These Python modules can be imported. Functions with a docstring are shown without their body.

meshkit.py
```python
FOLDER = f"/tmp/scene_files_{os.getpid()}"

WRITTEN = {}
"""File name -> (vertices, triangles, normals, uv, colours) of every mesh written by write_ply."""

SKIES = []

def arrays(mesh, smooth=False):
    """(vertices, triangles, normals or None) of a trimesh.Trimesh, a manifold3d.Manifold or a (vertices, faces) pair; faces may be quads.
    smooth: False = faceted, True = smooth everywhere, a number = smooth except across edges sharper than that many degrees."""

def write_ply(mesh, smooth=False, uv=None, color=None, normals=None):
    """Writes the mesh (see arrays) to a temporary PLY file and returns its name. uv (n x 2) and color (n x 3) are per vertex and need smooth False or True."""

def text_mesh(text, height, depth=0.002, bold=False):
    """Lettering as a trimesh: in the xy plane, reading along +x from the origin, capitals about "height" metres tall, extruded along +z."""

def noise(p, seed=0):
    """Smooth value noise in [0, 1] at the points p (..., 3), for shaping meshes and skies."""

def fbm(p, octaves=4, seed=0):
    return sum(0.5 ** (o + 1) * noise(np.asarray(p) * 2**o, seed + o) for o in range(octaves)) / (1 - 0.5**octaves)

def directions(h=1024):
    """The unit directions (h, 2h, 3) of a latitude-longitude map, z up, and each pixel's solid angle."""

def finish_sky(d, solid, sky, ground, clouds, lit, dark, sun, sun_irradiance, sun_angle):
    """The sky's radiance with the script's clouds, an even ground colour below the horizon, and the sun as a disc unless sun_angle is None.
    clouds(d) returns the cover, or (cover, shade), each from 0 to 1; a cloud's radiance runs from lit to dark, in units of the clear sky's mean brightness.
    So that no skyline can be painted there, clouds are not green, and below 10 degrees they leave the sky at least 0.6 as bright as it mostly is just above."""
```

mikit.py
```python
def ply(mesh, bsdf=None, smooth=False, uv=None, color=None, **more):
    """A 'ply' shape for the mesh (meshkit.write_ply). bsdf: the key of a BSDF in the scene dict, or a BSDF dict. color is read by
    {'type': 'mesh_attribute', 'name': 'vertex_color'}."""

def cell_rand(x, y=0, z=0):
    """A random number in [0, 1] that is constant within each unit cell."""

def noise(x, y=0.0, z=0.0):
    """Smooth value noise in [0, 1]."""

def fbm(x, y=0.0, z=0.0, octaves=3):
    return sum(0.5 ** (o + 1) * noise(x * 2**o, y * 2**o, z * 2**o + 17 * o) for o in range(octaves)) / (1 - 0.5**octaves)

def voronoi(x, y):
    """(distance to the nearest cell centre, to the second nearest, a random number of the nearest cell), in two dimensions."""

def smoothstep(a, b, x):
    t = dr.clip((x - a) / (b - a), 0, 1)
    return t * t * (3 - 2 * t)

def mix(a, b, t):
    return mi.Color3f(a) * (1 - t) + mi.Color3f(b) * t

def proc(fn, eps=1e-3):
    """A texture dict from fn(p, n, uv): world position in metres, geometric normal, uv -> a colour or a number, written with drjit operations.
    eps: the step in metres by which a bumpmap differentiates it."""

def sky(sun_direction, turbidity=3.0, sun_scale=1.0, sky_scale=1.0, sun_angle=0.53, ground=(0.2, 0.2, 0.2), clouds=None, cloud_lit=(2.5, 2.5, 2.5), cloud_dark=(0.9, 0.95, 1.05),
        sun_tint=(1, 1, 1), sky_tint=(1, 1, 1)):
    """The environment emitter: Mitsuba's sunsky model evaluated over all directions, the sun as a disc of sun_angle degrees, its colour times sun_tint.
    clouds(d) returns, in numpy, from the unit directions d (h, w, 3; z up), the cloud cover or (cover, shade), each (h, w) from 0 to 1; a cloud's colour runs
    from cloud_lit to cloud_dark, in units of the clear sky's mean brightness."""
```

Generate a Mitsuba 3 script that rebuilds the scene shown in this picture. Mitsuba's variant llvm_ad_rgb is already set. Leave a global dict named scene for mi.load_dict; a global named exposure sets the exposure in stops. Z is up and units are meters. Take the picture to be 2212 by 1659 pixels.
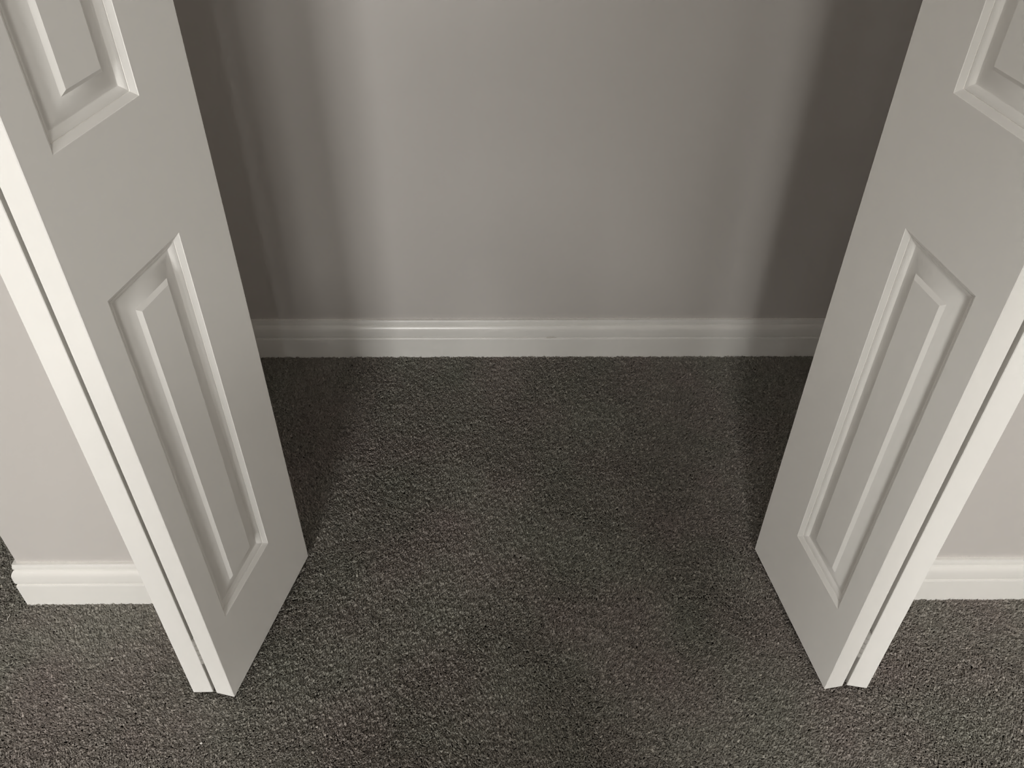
import math
import numpy as np
import trimesh
import mitsuba as mi
import drjit as dr
import manifold3d as m3
import mikit
from meshkit import fbm as nfbm, noise as nnoise

T4 = mi.ScalarTransform4f
scene, labels = {}, {}

# ------------------------------------------------------------------ camera
FOCAL = 1832.65                       # pixels, for a 2212 px wide picture
PITCH, ROLL, YAW = 0.712789, -0.0071355, 0.0148837
CAM = np.array([0.0, 0.0, 1.3310])
fw = np.array([math.sin(YAW) * math.cos(PITCH), math.cos(YAW) * math.cos(PITCH), -math.sin(PITCH)])
rt = np.array([math.cos(YAW), -math.sin(YAW), 0.0])
dn = np.cross(fw, rt)
dn = -math.sin(ROLL) * rt + math.cos(ROLL) * dn
scene['camera'] = {
    'type': 'perspective', 'fov': math.degrees(2 * math.atan(1106 / FOCAL)), 'fov_axis': 'x',
    'near_clip': 0.02, 'far_clip': 60.0,
    'to_world': T4().look_at(origin=CAM.tolist(), target=(CAM + fw).tolist(), up=(-dn).tolist()),
}

# ------------------------------------------------------------------ light
exposure = 0.06
WINDOW_Y, WINDOW_Z0, WINDOW_Z1 = -4.20, 0.90, 2.10
WINDOWS = [(-1.42, -0.40)]                       # behind and to the left of the camera (x from, x to)
WINDOW_LIGHT = (30.4, 29.9, 28.8)                # bright overcast daylight in it
FILL_LAMP_POS, FILL_LAMP_R = (0.05, -1.85), 0.20            # unseen ceiling lamp, added for ambient fill
FILL_LAMP_LIGHT = (118.0, 115.0, 108.5)
PERSON_X, PERSON_Y = 0.0, -0.38                  # the person who holds the camera

# ------------------------------------------------------------------ measures (metres)
WALL_Y = 0.9384                       # room face of the closet's front wall
WALL_T = 0.115
BACK_Y = 1.6583                       # closet's back wall
CORNER_X = -0.875 + 0.014             # outside corner of the wall left of the closet
JAMB_L, JAMB_R = -0.530, 0.6735
CEIL = 2.44
ROOM_L, ROOM_R, HALL_Y = -2.40, 2.30, 3.20
FLOOR_Z = -0.012
LEAF_W, LEAF_T, LEAF_Z0, LEAF_Z1 = 0.2995, 0.0329, 0.0118, 2.010


# ------------------------------------------------------------------ materials
def paint(col, rough, specular=0.5):
    return {'type': 'principled', 'base_color': col, 'roughness': rough, 'specular': specular}


def rgb(*c):
    return {'type': 'rgb', 'value': list(c)}


def orange_peel(p, n, uv):
    return mikit.fbm(p.x * 260, p.y * 260, p.z * 260, octaves=2)


scene['wall_paint'] = {'type': 'bumpmap', 'arbitrary': mikit.proc(orange_peel, eps=1e-3), 'scale': 0.00016,
                       'bsdf': paint(rgb(0.553, 0.530, 0.511), 0.62, 0.35)}
scene['ceiling_paint'] = {'type': 'diffuse', 'reflectance': rgb(0.72, 0.71, 0.69)}
scene['door_paint'] = paint(rgb(0.845, 0.838, 0.815), 0.48)
scene['trim_paint'] = paint(rgb(0.800, 0.792, 0.765), 0.27)
scene['chip'] = {'type': 'diffuse', 'reflectance': rgb(0.66, 0.64, 0.60)}
scene['metal'] = {'type': 'principled', 'base_color': rgb(0.66, 0.65, 0.62), 'metallic': 0.5, 'roughness': 0.4, 'specular': 0.5}
scene['dark_metal'] = {'type': 'roughconductor', 'material': 'Cr', 'alpha': 0.35}
scene['lint_white'] = {'type': 'diffuse', 'reflectance': rgb(0.78, 0.76, 0.72)}


def backing(p, n, uv):
    a = mikit.noise(p.x * 300, p.y * 300, p.z * 300)
    return mikit.mix((0.05, 0.047, 0.042), (0.16, 0.150, 0.135), a)


scene['carpet_backing'] = {'type': 'bumpmap', 'arbitrary': mikit.proc(lambda p, n, uv: mikit.noise(p.x * 240, p.y * 240, 0.0)), 'scale': 0.003,
                           'bsdf': {'type': 'diffuse', 'reflectance': mikit.proc(backing)}}
def flat_pile(p, n, uv):
    a = mikit.noise(p.x * 330, p.y * 330, 3.0)
    b = mikit.fbm(p.x * 9, p.y * 9, 1.0)
    return mikit.mix((0.060, 0.056, 0.050), (0.245, 0.230, 0.206), a * 0.75 + b * 0.25)


scene['carpet_flat'] = {'type': 'bumpmap', 'arbitrary': mikit.proc(lambda p, n, uv: mikit.noise(p.x * 300, p.y * 300, 0.0)), 'scale': 0.0016,
                        'bsdf': {'type': 'diffuse', 'reflectance': mikit.proc(flat_pile)}}
scene['carpet_yarn'] = {'type': 'twosided', 'bsdf': {'type': 'principled', 'roughness': 0.85, 'specular': 0.12, 'sheen': 0.25,
                        'base_color': {'type': 'mesh_attribute', 'name': 'vertex_color'}}}


# ------------------------------------------------------------------ mesh helpers
def box(x0, x1, y0, y1, z0, z1):
    b = trimesh.creation.box(extents=(x1 - x0, y1 - y0, z1 - z0))
    b.apply_translation(((x0 + x1) / 2, (y0 + y1) / 2, (z0 + z1) / 2))
    return b


def mbox(x0, x1, y0, y1, z0, z1):
    return m3.Manifold.cube((x1 - x0, y1 - y0, z1 - z0)).translate((x0, y0, z0))


def soft_box(x0, x1, y0, y1, z0, z1, c):
    """A box with its edges chamfered by c."""
    return m3.Manifold.batch_hull([mbox(x0 + c, x1 - c, y0 + c, y1 - c, z0, z1), mbox(x0 + c, x1 - c, y0, y1, z0 + c, z1 - c),
                                   mbox(x0, x1, y0 + c, y1 - c, z0 + c, z1 - c)])


def tm(man):
    m = man.to_mesh()
    return trimesh.Trimesh(np.array(m.vert_properties[:, :3]), np.array(m.tri_verts), process=False)


def add(key, mesh, mat, smooth=False, **more):
    if hasattr(mesh, 'to_mesh'):
        mesh = tm(mesh)
    scene[key] = mikit.ply(mesh, mat, smooth=smooth, **more)
    return key


def struct(key, mesh, mat, label=None, smooth=False):
    add(key, mesh, mat, smooth)
    labels[key] = {'kind': 'structure', **({'label': label} if label else {})}


# ------------------------------------------------------------------ the room
struct('floor', box(ROOM_L, ROOM_R, WINDOW_Y, HALL_Y, FLOOR_Z - 0.05, FLOOR_Z), 'carpet_backing', 'floor of the room and closet under the grey carpet')
struct('ceiling', box(ROOM_L, ROOM_R, WINDOW_Y, HALL_Y, CEIL, CEIL + 0.05), 'ceiling_paint')
CLOSET_L, CLOSET_R = CORNER_X + WALL_T, 1.22
z0 = FLOOR_Z
struct('wall_back', box(CLOSET_L, CLOSET_R, BACK_Y, BACK_Y + WALL_T, z0, CEIL), 'wall_paint', 'grey painted back wall inside the open closet')
struct('wall_left', box(CORNER_X, JAMB_L, WALL_Y, WALL_Y + WALL_T, z0, CEIL), 'wall_paint', 'grey painted wall beside the left folded door, ending at an outside corner')
struct('wall_right', box(JAMB_R, ROOM_R, WALL_Y, WALL_Y + WALL_T, z0, CEIL), 'wall_paint', 'grey painted wall beside the right folded door')
struct('wall_header', box(JAMB_L, JAMB_R, WALL_Y, WALL_Y + WALL_T, 2.055, CEIL), 'wall_paint')
struct('wall_closet_left', box(CORNER_X, CLOSET_L, WALL_Y + WALL_T, BACK_Y + WALL_T, z0, CEIL), 'wall_paint')
struct('wall_closet_right', box(CLOSET_R, CLOSET_R + WALL_T, WALL_Y + WALL_T, BACK_Y + WALL_T, z0, CEIL), 'wall_paint')
struct('wall_room_left', box(ROOM_L - 0.1, ROOM_L, WINDOW_Y, HALL_Y, z0, CEIL), 'wall_paint')
struct('wall_room_right', box(ROOM_R, ROOM_R + 0.1, WINDOW_Y, HALL_Y, z0, CEIL), 'wall_paint')
struct('wall_hall', box(ROOM_L, ROOM_R, HALL_Y, HALL_Y + 0.1, z0, CEIL), 'wall_paint')
wall = mbox(ROOM_L, ROOM_R, WINDOW_Y - 0.14, WINDOW_Y, z0, CEIL)
for x0, x1 in WINDOWS:
    wall = wall - mbox(x0, x1, WINDOW_Y - 0.3, WINDOW_Y + 0.1, WINDOW_Z0, WINDOW_Z1)
struct('wall_window', wall, 'wall_paint')
# the windows behind the camera: frame and the pane that the daylight comes through
for i, (x0, x1) in enumerate(WINDOWS):
    f, y, key = 0.018, WINDOW_Y - 0.012, 'window_%d' % (i + 1)
    struct(key, mbox(x0, x1, y - 0.03, y + 0.01, WINDOW_Z0, WINDOW_Z1) - mbox(x0 + f, x1 - f, y - 0.3, y + 0.1, WINDOW_Z0 + f, WINDOW_Z1 - f), 'trim_paint')
    a, b, c, d = x0 + f, x1 - f, WINDOW_Z0 + f, WINDOW_Z1 - f
    add(key + '__pane', trimesh.Trimesh([[a, y, c], [b, y, c], [b, y, d], [a, y, d]], [[0, 2, 1], [0, 3, 2]], process=False), 'ceiling_paint')
    scene[key + '__pane']['emitter'] = {'type': 'area', 'radiance': rgb(*WINDOW_LIGHT)}
# unseen flush ceiling lamp, added to raise the ambient light
t = np.linspace(0, np.pi / 2, 9)
dome = trimesh.creation.revolve(np.column_stack([FILL_LAMP_R * np.sin(t), -0.07 * np.cos(t)]), sections=36)
if dome.face_normals[:, 2].mean() > 0:
    dome.faces = dome.faces[:, ::-1]
dome.apply_translation((*FILL_LAMP_POS, CEIL - 0.018))
add('added_fill_lamp__diffuser', dome, 'ceiling_paint', True)
scene['added_fill_lamp__diffuser']['emitter'] = {'type': 'area', 'radiance': rgb(*FILL_LAMP_LIGHT)}
ring = trimesh.creation.cylinder(radius=FILL_LAMP_R + 0.015, height=0.018, sections=36)
ring.apply_translation((*FILL_LAMP_POS, CEIL - 0.009))
add('added_fill_lamp__base', ring, 'trim_paint', 30)
labels['added_fill_lamp'] = {'kind': 'thing', 'label': 'unseen round flush lamp added on the ceiling for ambient fill', 'category': 'ceiling lamp'}

# ------------------------------------------------------------------ baseboards
BASE = np.array([  # (height, depth from the wall) in mm, from the wall at the top round to the floor
    (106.7, 0), (106.7, 4.9), (106.3, 5.8), (105.4, 6.2), (104.3, 6.1), (103.6, 6.0), (102.6, 6.6), (100, 7.1), (96, 7.6), (94.6, 7.5), (94.0, 6.0), (92.0, 6.0),
    (91.2, 7.6), (90.0, 8.8), (88.0, 10.2), (85.0, 11.7), (81.5, 12.8), (77.5, 13.3), (72, 13.5), (66, 13.5), (61.5, 13.2), (59.8, 12.8), (59.2, 11.1), (57.0, 11.1),
    (56.1, 12.9), (54.4, 13.7), (51.8, 14.0), (20, 14.0), (-12, 14.0), (-12, 0)]) / 1000.0


def baseboard(path, closed_ends=True):
    """Sweeps BASE along a polyline of wall-face points (x, y); the room lies on the right-hand side of the direction of travel. Mitred corners."""
    path = np.asarray(path, float)
    d = np.diff(path, axis=0)
    d /= np.linalg.norm(d, axis=1, keepdims=True)
    nrm = np.stack([d[:, 1], -d[:, 0]], 1)
    rings = []
    for i in range(len(path)):
        if i == 0:
            o = nrm[0]
        elif i == len(path) - 1:
            o = nrm[-1]
        else:
            o = (nrm[i - 1] + nrm[i]) / (1 + nrm[i - 1] @ nrm[i])
        rings.append(np.column_stack([path[i][0] + BASE[:, 1] * o[0], path[i][1] + BASE[:, 1] * o[1], BASE[:, 0]]))
    n = len(BASE)
    v = np.vstack(rings)
    q = []
    for i in range(len(path) - 1):
        for j in range(n):
            k = (j + 1) % n
            q += [[i * n + j, i * n + k, (i + 1) * n + k], [i * n + j, (i + 1) * n + k, (i + 1) * n + j]]
    tri = trimesh.creation.triangulate_polygon(__import__('shapely').Polygon(BASE[:, ::-1]), engine='earcut')
    tv, tf = tri
    # earcut keeps the outline's points; match them back to the ring
    idx = [int(np.argmin(np.linalg.norm(BASE[:, ::-1] - p, axis=1))) for p in tv]
    last = (len(path) - 1) * n
    for a, b, c in tf:
        q += [[idx[a], idx[c], idx[b]], [last + idx[a], last + idx[b], last + idx[c]]]
    m = trimesh.Trimesh(v, q, process=False)
    m.fix_normals()
    return m


struct('baseboard_back', baseboard([(CLOSET_L, BACK_Y), (CLOSET_R, BACK_Y)]), 'trim_paint', 'white moulded baseboard along the foot of the closet back wall', 30)
struct('baseboard_left', baseboard([(CORNER_X, BACK_Y + WALL_T), (CORNER_X, WALL_Y), (JAMB_L - 0.012, WALL_Y)]), 'trim_paint', 'white moulded baseboard left of the left folded door, wrapping an outside corner', 30)
struct('baseboard_right', baseboard([(JAMB_R + 0.012, WALL_Y), (ROOM_R, WALL_Y)]), 'trim_paint', 'white moulded baseboard right of the right folded door', 30)
struct('baseboard_closet_left', baseboard([(CLOSET_L, WALL_Y + WALL_T), (CLOSET_L, BACK_Y - 0.0145)]), 'trim_paint', None, 30)
struct('baseboard_closet_right', baseboard([(CLOSET_R, BACK_Y - 0.0145), (CLOSET_R, WALL_Y + WALL_T)]), 'trim_paint', None, 30)
# a paint chip in the closet baseboard's lower bead
rng = np.random.default_rng(5)
a = np.linspace(0, 2 * np.pi, 14, endpoint=False)
rad = 1 + 0.25 * rng.standard_normal(14)
chip = np.column_stack([0.119 + 0.011 * rad * np.cos(a), np.full(14, BACK_Y - 0.0137), 0.0605 + 0.0022 * rad * np.sin(a)])
add('baseboard_back__paint_chip', m3.Manifold.hull_points(np.vstack([chip, chip + [0, 0.0009, 0]])), 'chip')

# ------------------------------------------------------------------ bifold doors
E_OUT = np.array([(0, 0), (0.6, 0.8), (1.4, 1.3), (6.9, 5.0), (7.1, 6.7), (7.7, 6.7), (8.0, 5.7), (10.2, 6.4), (12.0, 7.3), (13.8, 8.6), (15.2, 9.9), (16.0, 10.7), (16.9, 10.9)]) / 1000  # (distance in, depth)
E_IN = np.array([(16.9, 10.9), (18.4, 10.85), (20.0, 10.65), (21.6, 10.3), (23.2, 9.85), (25, 9.3), (28, 8.35), (31, 7.4), (36, 5.85), (41.1, 4.3), (46.7, 0.5)]) / 1000
POCKET = 0.0118
PANELS_Z = [(0.1793, 0.7845), (0.9576, 1.600), (1.705, 1.900)]
PANEL_U = (0.0435, 0.1943)


def frame_ring(u0, u1, z0, z1, prof, back):
    """A mitred picture-frame solid: the profile (distance in, depth) swept round the rectangle, closed behind at depth `back`. Coordinates (u, n, z), n = -depth."""
    prof = list(map(tuple, prof)) + [(prof[-1][0], back), (prof[0][0], back)]
    v, n = [], len(prof)
    for cu, cz, su, sz in ((u0, z0, 1, 1), (u1, z0, -1, 1), (u1, z1, -1, -1), (u0, z1, 1, -1)):
        v += [(cu + su * e, -d, cz + sz * e) for e, d in prof]
    q = []
    for i in range(4):
        for j in range(n):
            a, b, c, d = i * n + j, i * n + (j + 1) % n, ((i + 1) % 4) * n + (j + 1) % n, ((i + 1) % 4) * n + j
            q += [[a, b, c], [a, c, d]]
    m = trimesh.Trimesh(v, q, process=False)
    m.fix_normals()
    return m


def raised_panel(u0, u1, z0, z1, prof, back):
    n = len(prof)
    v = []
    cs = ((u0, z0, 1, 1), (u1, z0, -1, 1), (u1, z1, -1, -1), (u0, z1, 1, -1))
    for cu, cz, su, sz in cs:
        v += [(cu + su * e, -d, cz + sz * e) for e, d in prof]
    q = []
    for i in range(4):
        for j in range(n - 1):
            a, b, c, d = i * n + j, i * n + j + 1, ((i + 1) % 4) * n + j + 1, ((i + 1) % 4) * n + j
            q += [[a, b, c], [a, c, d]]
    t = [i * n + n - 1 for i in range(4)]
    q += [[t[0], t[1], t[2]], [t[0], t[2], t[3]]]
    k = len(v)
    v += [(cu + su * prof[0][0], -back, cz + sz * prof[0][0]) for cu, cz, su, sz in cs]
    for i in range(4):
        a, b = i * n, ((i + 1) % 4) * n
        q += [[a, b, k + (i + 1) % 4], [a, k + (i + 1) % 4, k + i]]
    q += [[k, k + 2, k + 1], [k, k + 3, k + 2]]
    m = trimesh.Trimesh(v, q, process=False)
    m.fix_normals()
    return m


leaf_slab = soft_box(0, LEAF_W, -LEAF_T, 0, LEAF_Z0, LEAF_Z1, 0.0008)
for zz in PANELS_Z:
    leaf_slab = leaf_slab - mbox(PANEL_U[0], PANEL_U[1], -POCKET, 0.01, *zz)
leaf_slab = tm(leaf_slab)


def place(mesh, origin, d, n):
    """Leaf coordinates (u along the leaf, n out of its face, z) to the world."""
    M = np.eye(4)
    M[:3, 0], M[:3, 1], M[:3, 3] = (*d, 0), (*n, 0), (*origin, 0)
    m = mesh.copy()
    m.vertices = trimesh.transform_points(m.vertices, M)
    if np.linalg.det(M[:3, :3]) < 0:
        m.faces = m.faces[:, ::-1]
    return m


def numbered(key):
    k, i = key, 0
    while k in scene:
        i += 1
        k = '%s_%03d' % (key, i)
    return k


def leaf(door, origin, d, n):
    key = numbered(door + '__leaf')
    add(key, place(leaf_slab, origin, d, n), 'door_paint')
    for zz in PANELS_Z:
        add(numbered(key + '__panel_moulding'), place(frame_ring(*PANEL_U, *zz, E_OUT, POCKET), origin, d, n), 'door_paint', 16)
        add(numbered(key + '__raised_panel'), place(raised_panel(*PANEL_U, *zz, E_IN, POCKET), origin, d, n), 'door_paint', 7)
    return key


def hinge(door, x, y, z, d1, d2, r=0.0028):
    """Knuckles on the fold line (x, y) and a plate going back along each leaf's rear face."""
    key = numbered(door + '__hinge')
    H, nk = 0.066, 5
    hk = H / nk
    for k in range(nk):
        c = trimesh.creation.cylinder(radius=r, height=hk - 0.0020, sections=16)
        c.apply_translation((x, y, z + hk * (k + 0.5)))
        add(numbered(key + '__knuckle'), c, 'metal', 30)
    pin = [trimesh.creation.cylinder(radius=r * 0.55, height=H + 0.002, sections=12)]
    pin[0].apply_translation((x, y, z + H / 2))
    tip = trimesh.creation.icosphere(subdivisions=2, radius=r * 0.95)
    tops = []
    for zz in (z - 0.0008, z + H + 0.0008):
        t = tip.copy()
        t.apply_translation((x, y, zz))
        tops.append(m3.Manifold(m3.Mesh(np.asarray(t.vertices, np.float32), np.asarray(t.faces, np.uint32))))
    p = pin[0]
    pm = m3.Manifold(m3.Mesh(np.asarray(p.vertices, np.float32), np.asarray(p.faces, np.uint32))) + tops[0] + tops[1]
    add(key + '__pin', pm, 'metal', 30)
    for dd, nn in (d1, d2):
        b = soft_box(0.001, 0.030, 0.0, 0.0012, z, z + H, 0.0003)
        add(numbered(key + '__plate'), place(tm(b), (x - nn[0] * 0.0012 + dd[0] * 0.002, y - nn[1] * 0.0012 + dd[1] * 0.002), dd, nn), 'metal')


def bifold(key, label, inner, outer, side):
    """inner / outer: (x, y of the face's front corner, angle from the depth axis). side = +1 for the left pair, whose inner face looks to the right."""
    frames = []
    for (x, y, ang), s in ((inner, side), (outer, -side)):
        d = (s * math.sin(ang), math.cos(ang))
        n = (s * math.cos(ang), -math.sin(ang))
        leaf(key, (x, y), d, n)
        frames.append(((x, y), d, n))
    (pi, di, ni), (po, do, no) = frames
    bi = np.array(pi) - LEAF_T * np.array(ni)
    bo = np.array(po) - LEAF_T * np.array(no)
    hx, hy = (bi + bo) / 2
    for z in (0.100, 0.985, 1.800):
        hinge(key, hx, hy + 0.0016, z, (di, (-ni[0], -ni[1])), (do, (-no[0], -no[1])))
    # pivot at the jamb end of the outer leaf and guide at the free end of the inner leaf
    mid = np.array(po) + np.array(do) * (LEAF_W - 0.028) - np.array(no) * LEAF_T / 2
    jx = JAMB_L if side > 0 else JAMB_R
    lo, hi = sorted((jx, mid[0] + side * 0.012))
    pin = m3.Manifold.cylinder(LEAF_Z0 - 0.004, 0.005, 0.005, 16).translate((mid[0], mid[1], 0.0055))
    add(key + '__pivot_bracket', soft_box(lo, hi, mid[1] - 0.014, mid[1] + 0.014, 0.0040, 0.0065, 0.0004) + pin, 'metal', 30)
    top = np.array(pi) + np.array(di) * (LEAF_W - 0.028) - np.array(ni) * LEAF_T / 2
    for kk, m in (('guide_pin', top), ('guide_pin', mid)):
        c = trimesh.creation.cylinder(radius=0.005, height=0.028, sections=16)
        c.apply_translation((m[0], m[1], LEAF_Z1 + 0.013))
        add(numbered(key + '__' + kk), c, 'metal', 30)
    labels[key] = {'kind': 'thing', 'label': label, 'category': 'closet door'}


bifold('bifold_door', 'white raised-panel bifold closet door folded open against the left jamb', (-0.44684, 0.73137, 0.24572), (-0.51740, 0.74040, 0.012), 1)
bifold('bifold_door_001', 'white raised-panel bifold closet door folded open against the right jamb', (0.53996, 0.73845, 0.16909), (0.61235, 0.73965, 0.178), -1)
struct('trim_1', mbox(JAMB_L, JAMB_R, 1.012 - 0.02, 1.012 + 0.02, 2.028, 2.055) - mbox(JAMB_L - 1, JAMB_R + 1, 1.012 - 0.012, 1.012 + 0.012, 2.0, 2.050), 'dark_metal')

# ------------------------------------------------------------------ the person who stands behind the camera (outside the frame; shades the carpet and the wall)
def limb_chain(chain, seg=14):
    """Hulls of spheres along a chain of (x, y, z, radius)."""
    return [m3.Manifold.batch_hull([m3.Manifold.sphere(a[3], seg).translate(tuple(a[:3])), m3.Manifold.sphere(b[3], seg).translate(tuple(b[:3]))]) for a, b in zip(chain[:-1], chain[1:])]


def ellipse_stack(rows, seg=28):
    """A body lofted through horizontal ellipses (x, y, z, half width, half depth)."""
    t = np.linspace(0, 2 * np.pi, seg, endpoint=False)
    out = []
    for a, b in zip(rows[:-1], rows[1:]):
        out.append(m3.Manifold.hull_points(np.vstack([np.column_stack([r[0] + r[3] * np.cos(t), r[1] + r[4] * np.sin(t), np.full(seg, r[2])]) for r in (a, b)])))
    return out


def blend(parts, edge=0.014, rounds=14):
    m = m3.Manifold.batch_boolean(parts, m3.OpType.Add).refine_to_length(edge)
    t = tm(m)
    t.merge_vertices()
    trimesh.smoothing.filter_taubin(t, lamb=0.5, nu=0.52, iterations=rounds)
    return t


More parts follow.
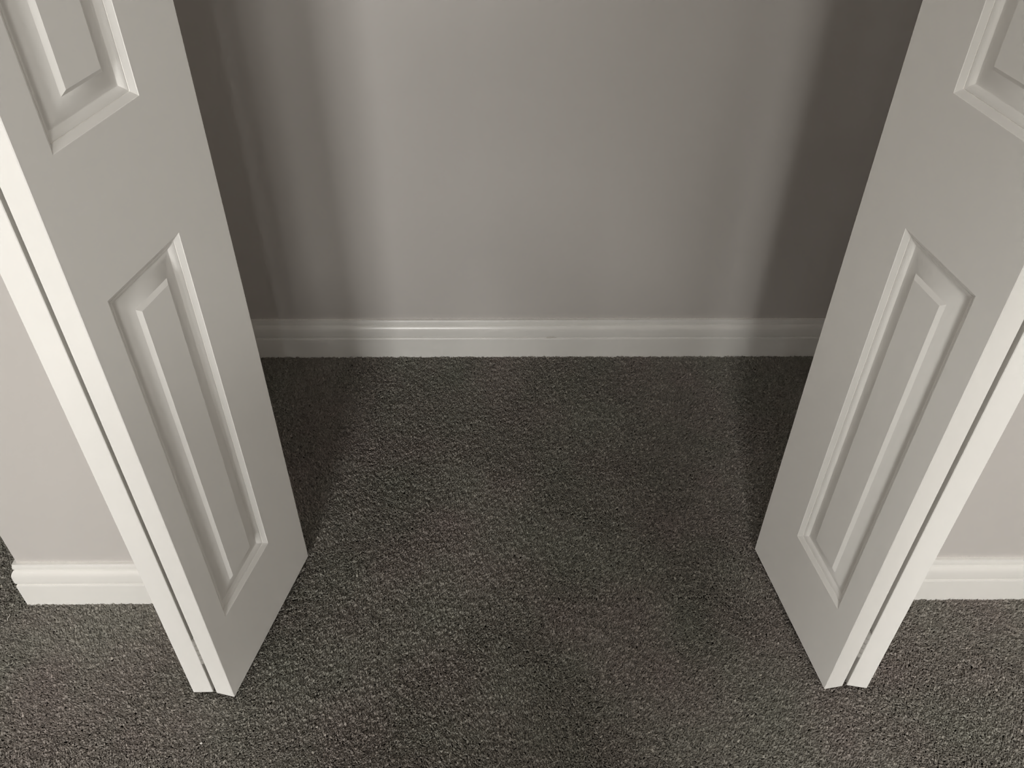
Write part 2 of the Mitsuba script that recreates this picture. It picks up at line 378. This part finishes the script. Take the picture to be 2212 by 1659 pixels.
def person(px, py):
    key = 'person'
    z = FLOOR_Z + 0.012
    P = lambda *c: (px + c[0], py + c[1], z + c[2], c[3])
    # body: head, neck, forearms and hands, all one surface with the trunk that the clothes cover
    head = ellipse_stack([(px, py + 0.045, z + 1.505, 0.030, 0.040), (px, py + 0.052, z + 1.53, 0.050, 0.070), (px, py + 0.045, z + 1.575, 0.066, 0.088), (px, py + 0.035, z + 1.63, 0.074, 0.096),
                          (px, py + 0.030, z + 1.68, 0.073, 0.094), (px, py + 0.022, z + 1.715, 0.058, 0.076), (px, py + 0.02, z + 1.735, 0.025, 0.035)])
    head += limb_chain([P(0, 0.0, 1.42, 0.058), P(0, 0.022, 1.55, 0.055)])
    head += limb_chain([P(0, 0.125, 1.625, 0.010), P(0, 0.142, 1.592, 0.015)])                      # nose
    head += limb_chain([P(-0.02, 0.118, 1.553, 0.008), P(0.02, 0.118, 1.553, 0.008)])               # lips
    for s in (-1, 1):
        head += limb_chain([P(s * 0.076, 0.02, 1.635, 0.014), P(s * 0.078, 0.016, 1.598, 0.011)])   # ear
        wrist, palm = np.array([s * 0.105, 0.300, 1.275]), np.array([s * 0.085, 0.345, 1.315])
        head += limb_chain([P(s * 0.235, 0.055, 1.06, 0.043), P(s * 0.17, 0.19, 1.17, 0.039), P(*wrist, 0.026), P(*palm, 0.028)])
        for k, (dz, ln) in enumerate(((0.030, 0.050), (0.012, 0.056), (-0.006, 0.052), (-0.022, 0.040))):   # four fingers
            a = palm + [-s * 0.004, 0.012, dz]
            b = a + [-s * ln * 0.45, 0.012, 0.006]
            c = b + [-s * ln * 0.50, -0.004, 0.006]
            head += limb_chain([P(*a, 0.0095), P(*b, 0.0085), P(*c, 0.0075)])
        a = palm + [-s * 0.002, -0.020, 0.010]
        head += limb_chain([P(*a, 0.011), P(*(a + [-s * 0.022, -0.010, 0.018]), 0.0095), P(*(a + [-s * 0.040, -0.004, 0.026]), 0.008)])   # thumb
    trunk = ellipse_stack([(px, py - 0.005, z + 0.90, 0.150, 0.105), (px, py, z + 1.06, 0.135, 0.098), (px, py - 0.005, z + 1.25, 0.165, 0.110), (px, py - 0.010, z + 1.38, 0.150, 0.090), (px, py - 0.005, z + 1.44, 0.07, 0.06)])
    add(key + '__body', blend(head + trunk, 0.010, 10), 'skin', True)
    hair = ellipse_stack([(px, py - 0.02, z + 1.52, 0.062, 0.045), (px, py - 0.012, z + 1.60, 0.082, 0.075), (px, py - 0.002, z + 1.66, 0.084, 0.088), (px, py + 0.012, z + 1.70, 0.080, 0.096),
                          (px, py + 0.018, z + 1.735, 0.060, 0.075), (px, py + 0.018, z + 1.752, 0.025, 0.035)])
    add(key + '__hair', blend(hair, 0.014, 8), 'hair', True)
    # clothes
    shirt = ellipse_stack([(px, py - 0.005, z + 0.84, 0.182, 0.130), (px, py - 0.005, z + 0.95, 0.172, 0.122), (px, py, z + 1.08, 0.162, 0.116), (px, py - 0.005, z + 1.25, 0.188, 0.128),
                           (px, py - 0.012, z + 1.37, 0.186, 0.108), (px, py - 0.010, z + 1.43, 0.110, 0.080), (px, py - 0.002, z + 1.462, 0.066, 0.066)])
    for s in (-1, 1):
        shirt += limb_chain([P(s * 0.175, -0.01, 1.375, 0.070), P(s * 0.235, -0.01, 1.20, 0.062), P(s * 0.240, 0.045, 1.06, 0.056), P(s * 0.182, 0.17, 1.155, 0.049), P(s * 0.130, 0.262, 1.235, 0.040)])
    add(key + '__sweater', blend(shirt), 'knit', True)
    legs = ellipse_stack([(px, py - 0.008, z + 0.79, 0.182, 0.128), (px, py - 0.005, z + 0.90, 0.174, 0.122), (px, py - 0.004, z + 0.99, 0.158, 0.110)])
    for s in (-1, 1):
        legs += limb_chain([P(s * 0.090, -0.005, 0.83, 0.098), P(s * 0.100, 0.010, 0.48, 0.070), P(s * 0.105, -0.015, 0.30, 0.064), P(s * 0.105, -0.02, 0.075, 0.052)])
    add(key + '__trousers', blend(legs), 'denim', True)
    for s in (-1, 1):
        shoe = ellipse_stack([(px + s * 0.108, py + 0.055, z + 0.0, 0.046, 0.138), (px + s * 0.108, py + 0.055, z + 0.030, 0.047, 0.138), (px + s * 0.108, py + 0.030, z + 0.062, 0.040, 0.100), (px + s * 0.106, py - 0.015, z + 0.10, 0.037, 0.050)])
        add(numbered(key + '__shoe'), blend(shoe, 0.014, 4), 'shoe', True)
    labels[key] = {'kind': 'thing', 'label': 'person in dark sweater and jeans standing in the room, facing the open closet', 'category': 'person'}


scene['skin'] = {'type': 'principled', 'base_color': rgb(0.55, 0.36, 0.27), 'roughness': 0.5, 'specular': 0.3}
scene['hair'] = paint(rgb(0.03, 0.022, 0.018), 0.55)
scene['knit'] = {'type': 'diffuse', 'reflectance': rgb(0.07, 0.075, 0.085)}
scene['denim'] = {'type': 'diffuse', 'reflectance': rgb(0.05, 0.065, 0.10)}
scene['shoe'] = {'type': 'diffuse', 'reflectance': rgb(0.06, 0.06, 0.06)}
person(PERSON_X, PERSON_Y)


# ------------------------------------------------------------------ carpet pile
PILE_AREAS = [(-1.20, 1.20, 0.54, WALL_Y - 0.004), (-0.72, 0.92, WALL_Y - 0.004, BACK_Y - 0.008), (-1.45, CORNER_X - 0.006, WALL_Y - 0.004, 1.50)]


OUTER_AREAS = [(-1.60, 1.70, 0.10, 0.54), (-1.60, -1.20, 0.54, WALL_Y - 0.004), (1.20, 1.70, 0.54, WALL_Y - 0.004), (-2.30, CORNER_X - 0.006, 1.50, 2.50), (-2.00, -1.45, WALL_Y - 0.004, 1.50),
               (0.92, CLOSET_R, WALL_Y - 0.004, BACK_Y - 0.008)]


def carpet(areas, s, seed):
    """Cut pile: every yarn end is a small leaning ridge-shaped tip over the dark backing."""
    rng = np.random.default_rng(seed)
    big = s / 0.00246
    pts = []
    for x0, x1, y0, y1 in areas:
        nx, ny = int((x1 - x0) / s), int((y1 - y0) / (s * 0.866))
        gx, gy = np.meshgrid(np.arange(nx), np.arange(ny))
        pts.append(np.column_stack([(x0 + (gx + 0.5 * (gy % 2)) * s).ravel(), (y0 + gy * s * 0.866).ravel()]))
    p = np.vstack(pts)
    inside = ((p[:, 1] > WALL_Y) & (p[:, 1] < WALL_Y + WALL_T) & ((p[:, 0] < JAMB_L) & (p[:, 0] > CORNER_X) | (p[:, 0] > JAMB_R)))
    p = p[~inside]
    n = len(p)
    p = p + rng.normal(0, 0.0007 * big, (n, 2))
    q3 = np.column_stack([p, np.zeros(n)])
    # brushed patches: the direction in which the yarn ends lie changes slowly over the floor, each end strays from it
    ang = 2 * np.pi * 1.5 * nfbm(q3 * 4.2, 3, 3) + rng.normal(0, 1.25, n)
    lean = 0.0011 * (0.5 + 1.0 * nfbm(q3 * 6.0 + 7, 2, 9)) + 0.0008 * rng.random(n)
    h = FLOOR_Z + 0.0112 + 0.0042 * (nnoise(q3 * 165, 4) - 0.5) + rng.normal(0, 0.0011, n)
    lx, ly = lean * np.cos(ang), lean * np.sin(ang)
    tw = rng.random(n) * 2 * np.pi
    r0 = 0.00165 * big * (0.8 + 0.4 * rng.random(n))
    dx, dy = np.cos(tw), np.sin(tw)
    v = np.zeros((n, 6, 3))
    for k, (a, b) in enumerate(((-1.15, -0.7), (1.15, -0.7), (1.15, 0.7), (-1.15, 0.7))):
        v[:, k, 0] = p[:, 0] - 0.4 * lx + r0 * (a * dx - b * dy)
        v[:, k, 1] = p[:, 1] - 0.4 * ly + r0 * (a * dy + b * dx)
        v[:, k, 2] = h - 0.0042
    for k, a in ((4, -0.55), (5, 0.55)):
        v[:, k, 0] = p[:, 0] + lx + r0 * a * dx
        v[:, k, 1] = p[:, 1] + ly + r0 * a * dy
        v[:, k, 2] = h + rng.normal(0, 0.0003, n)
    f = (np.arange(n)[:, None, None] * 6 + np.array([[0, 1, 5], [0, 5, 4], [2, 3, 4], [2, 4, 5], [1, 2, 5], [3, 0, 4]])[None]).reshape(-1, 3)
    # heathered yarn: taupe, some strands paler or darker
    base = np.array([0.308, 0.291, 0.262])
    tone = 0.70 + 0.46 * rng.random(n) + 0.42 * (rng.random(n) < 0.04)
    tint = nfbm(q3 * 9.0 + 31, 3, 21) - 0.5
    col = base[None] * tone[:, None] * (1 + tint[:, None] * np.array([[0.10, -0.07, 0.02]]))
    col = np.repeat(col[:, None], 6, 1).reshape(-1, 3)
    return trimesh.Trimesh(v.reshape(-1, 3), f, process=False), np.clip(col, 0.02, 0.7)


for key, areas, spacing, seed in (('carpet__pile', PILE_AREAS, 0.00262, 11), ('carpet__outer_pile', OUTER_AREAS, 0.0068, 12)):
    cm, cc = carpet(areas, spacing, seed)
    scene[key] = mikit.ply(cm, 'carpet_yarn', smooth=True, color=cc)
# the rest of the same carpet, too far outside the picture for single yarn ends
from shapely import box as rect, union_all
walls_in_plan = union_all([rect(CORNER_X, WALL_Y, JAMB_L, WALL_Y + WALL_T), rect(JAMB_R, WALL_Y, ROOM_R, WALL_Y + WALL_T), rect(CORNER_X, WALL_Y, CLOSET_L, BACK_Y + WALL_T),
                           rect(CORNER_X, BACK_Y - 0.004, ROOM_R, BACK_Y + WALL_T), rect(CLOSET_R, WALL_Y, CLOSET_R + WALL_T, BACK_Y + WALL_T)])
outer = rect(ROOM_L, WINDOW_Y, ROOM_R, HALL_Y).difference(walls_in_plan).difference(union_all([rect(x0, y0, x1, y1) for x0, x1, y0, y1 in PILE_AREAS + OUTER_AREAS]))
slabs = [trimesh.creation.extrude_polygon(g, 0.0105, engine='earcut') for g in outer.geoms] if hasattr(outer, 'geoms') else [trimesh.creation.extrude_polygon(outer, 0.0105, engine='earcut')]
for g in slabs:
    g.fix_normals()
slab = trimesh.util.concatenate(slabs)
slab.apply_translation((0, 0, FLOOR_Z))
add('carpet__far_pile', slab, 'carpet_flat')
labels['carpet'] = {'kind': 'stuff', 'label': 'taupe grey cut-pile carpet covering the closet and room floor', 'category': 'carpet'}


# ------------------------------------------------------------------ lint on the carpet
def lint(key, pts, r, label):
    pts = np.asarray(pts, float)
    parts = [m3.Manifold.batch_hull([m3.Manifold.sphere(r, 8).translate(tuple(a)), m3.Manifold.sphere(r * 0.8, 8).translate(tuple(b))]) for a, b in zip(pts[:-1], pts[1:])]
    m = parts[0]
    for q in parts[1:]:
        m = m + q
    add(key, m, 'lint_white', 40)
    labels[key] = {'kind': 'thing', 'label': label, 'category': 'lint'}


lint('lint', [(-0.4865, 0.6580, 0.0012), (-0.4848, 0.6592, 0.0018), (-0.4838, 0.6580, 0.0013), (-0.4852, 0.6573, 0.0016)], 0.0011,
     'tiny white lint speck on the carpet in front of the left folded door')
lint('lint_001', [(-0.8950, 0.8890, 0.0013), (-0.8962, 0.8935, 0.0019), (-0.8948, 0.8985, 0.0014), (-0.8960, 0.9020, 0.0018)], 0.0007,
     'thin pale lint thread on the carpet left of the baseboard corner')
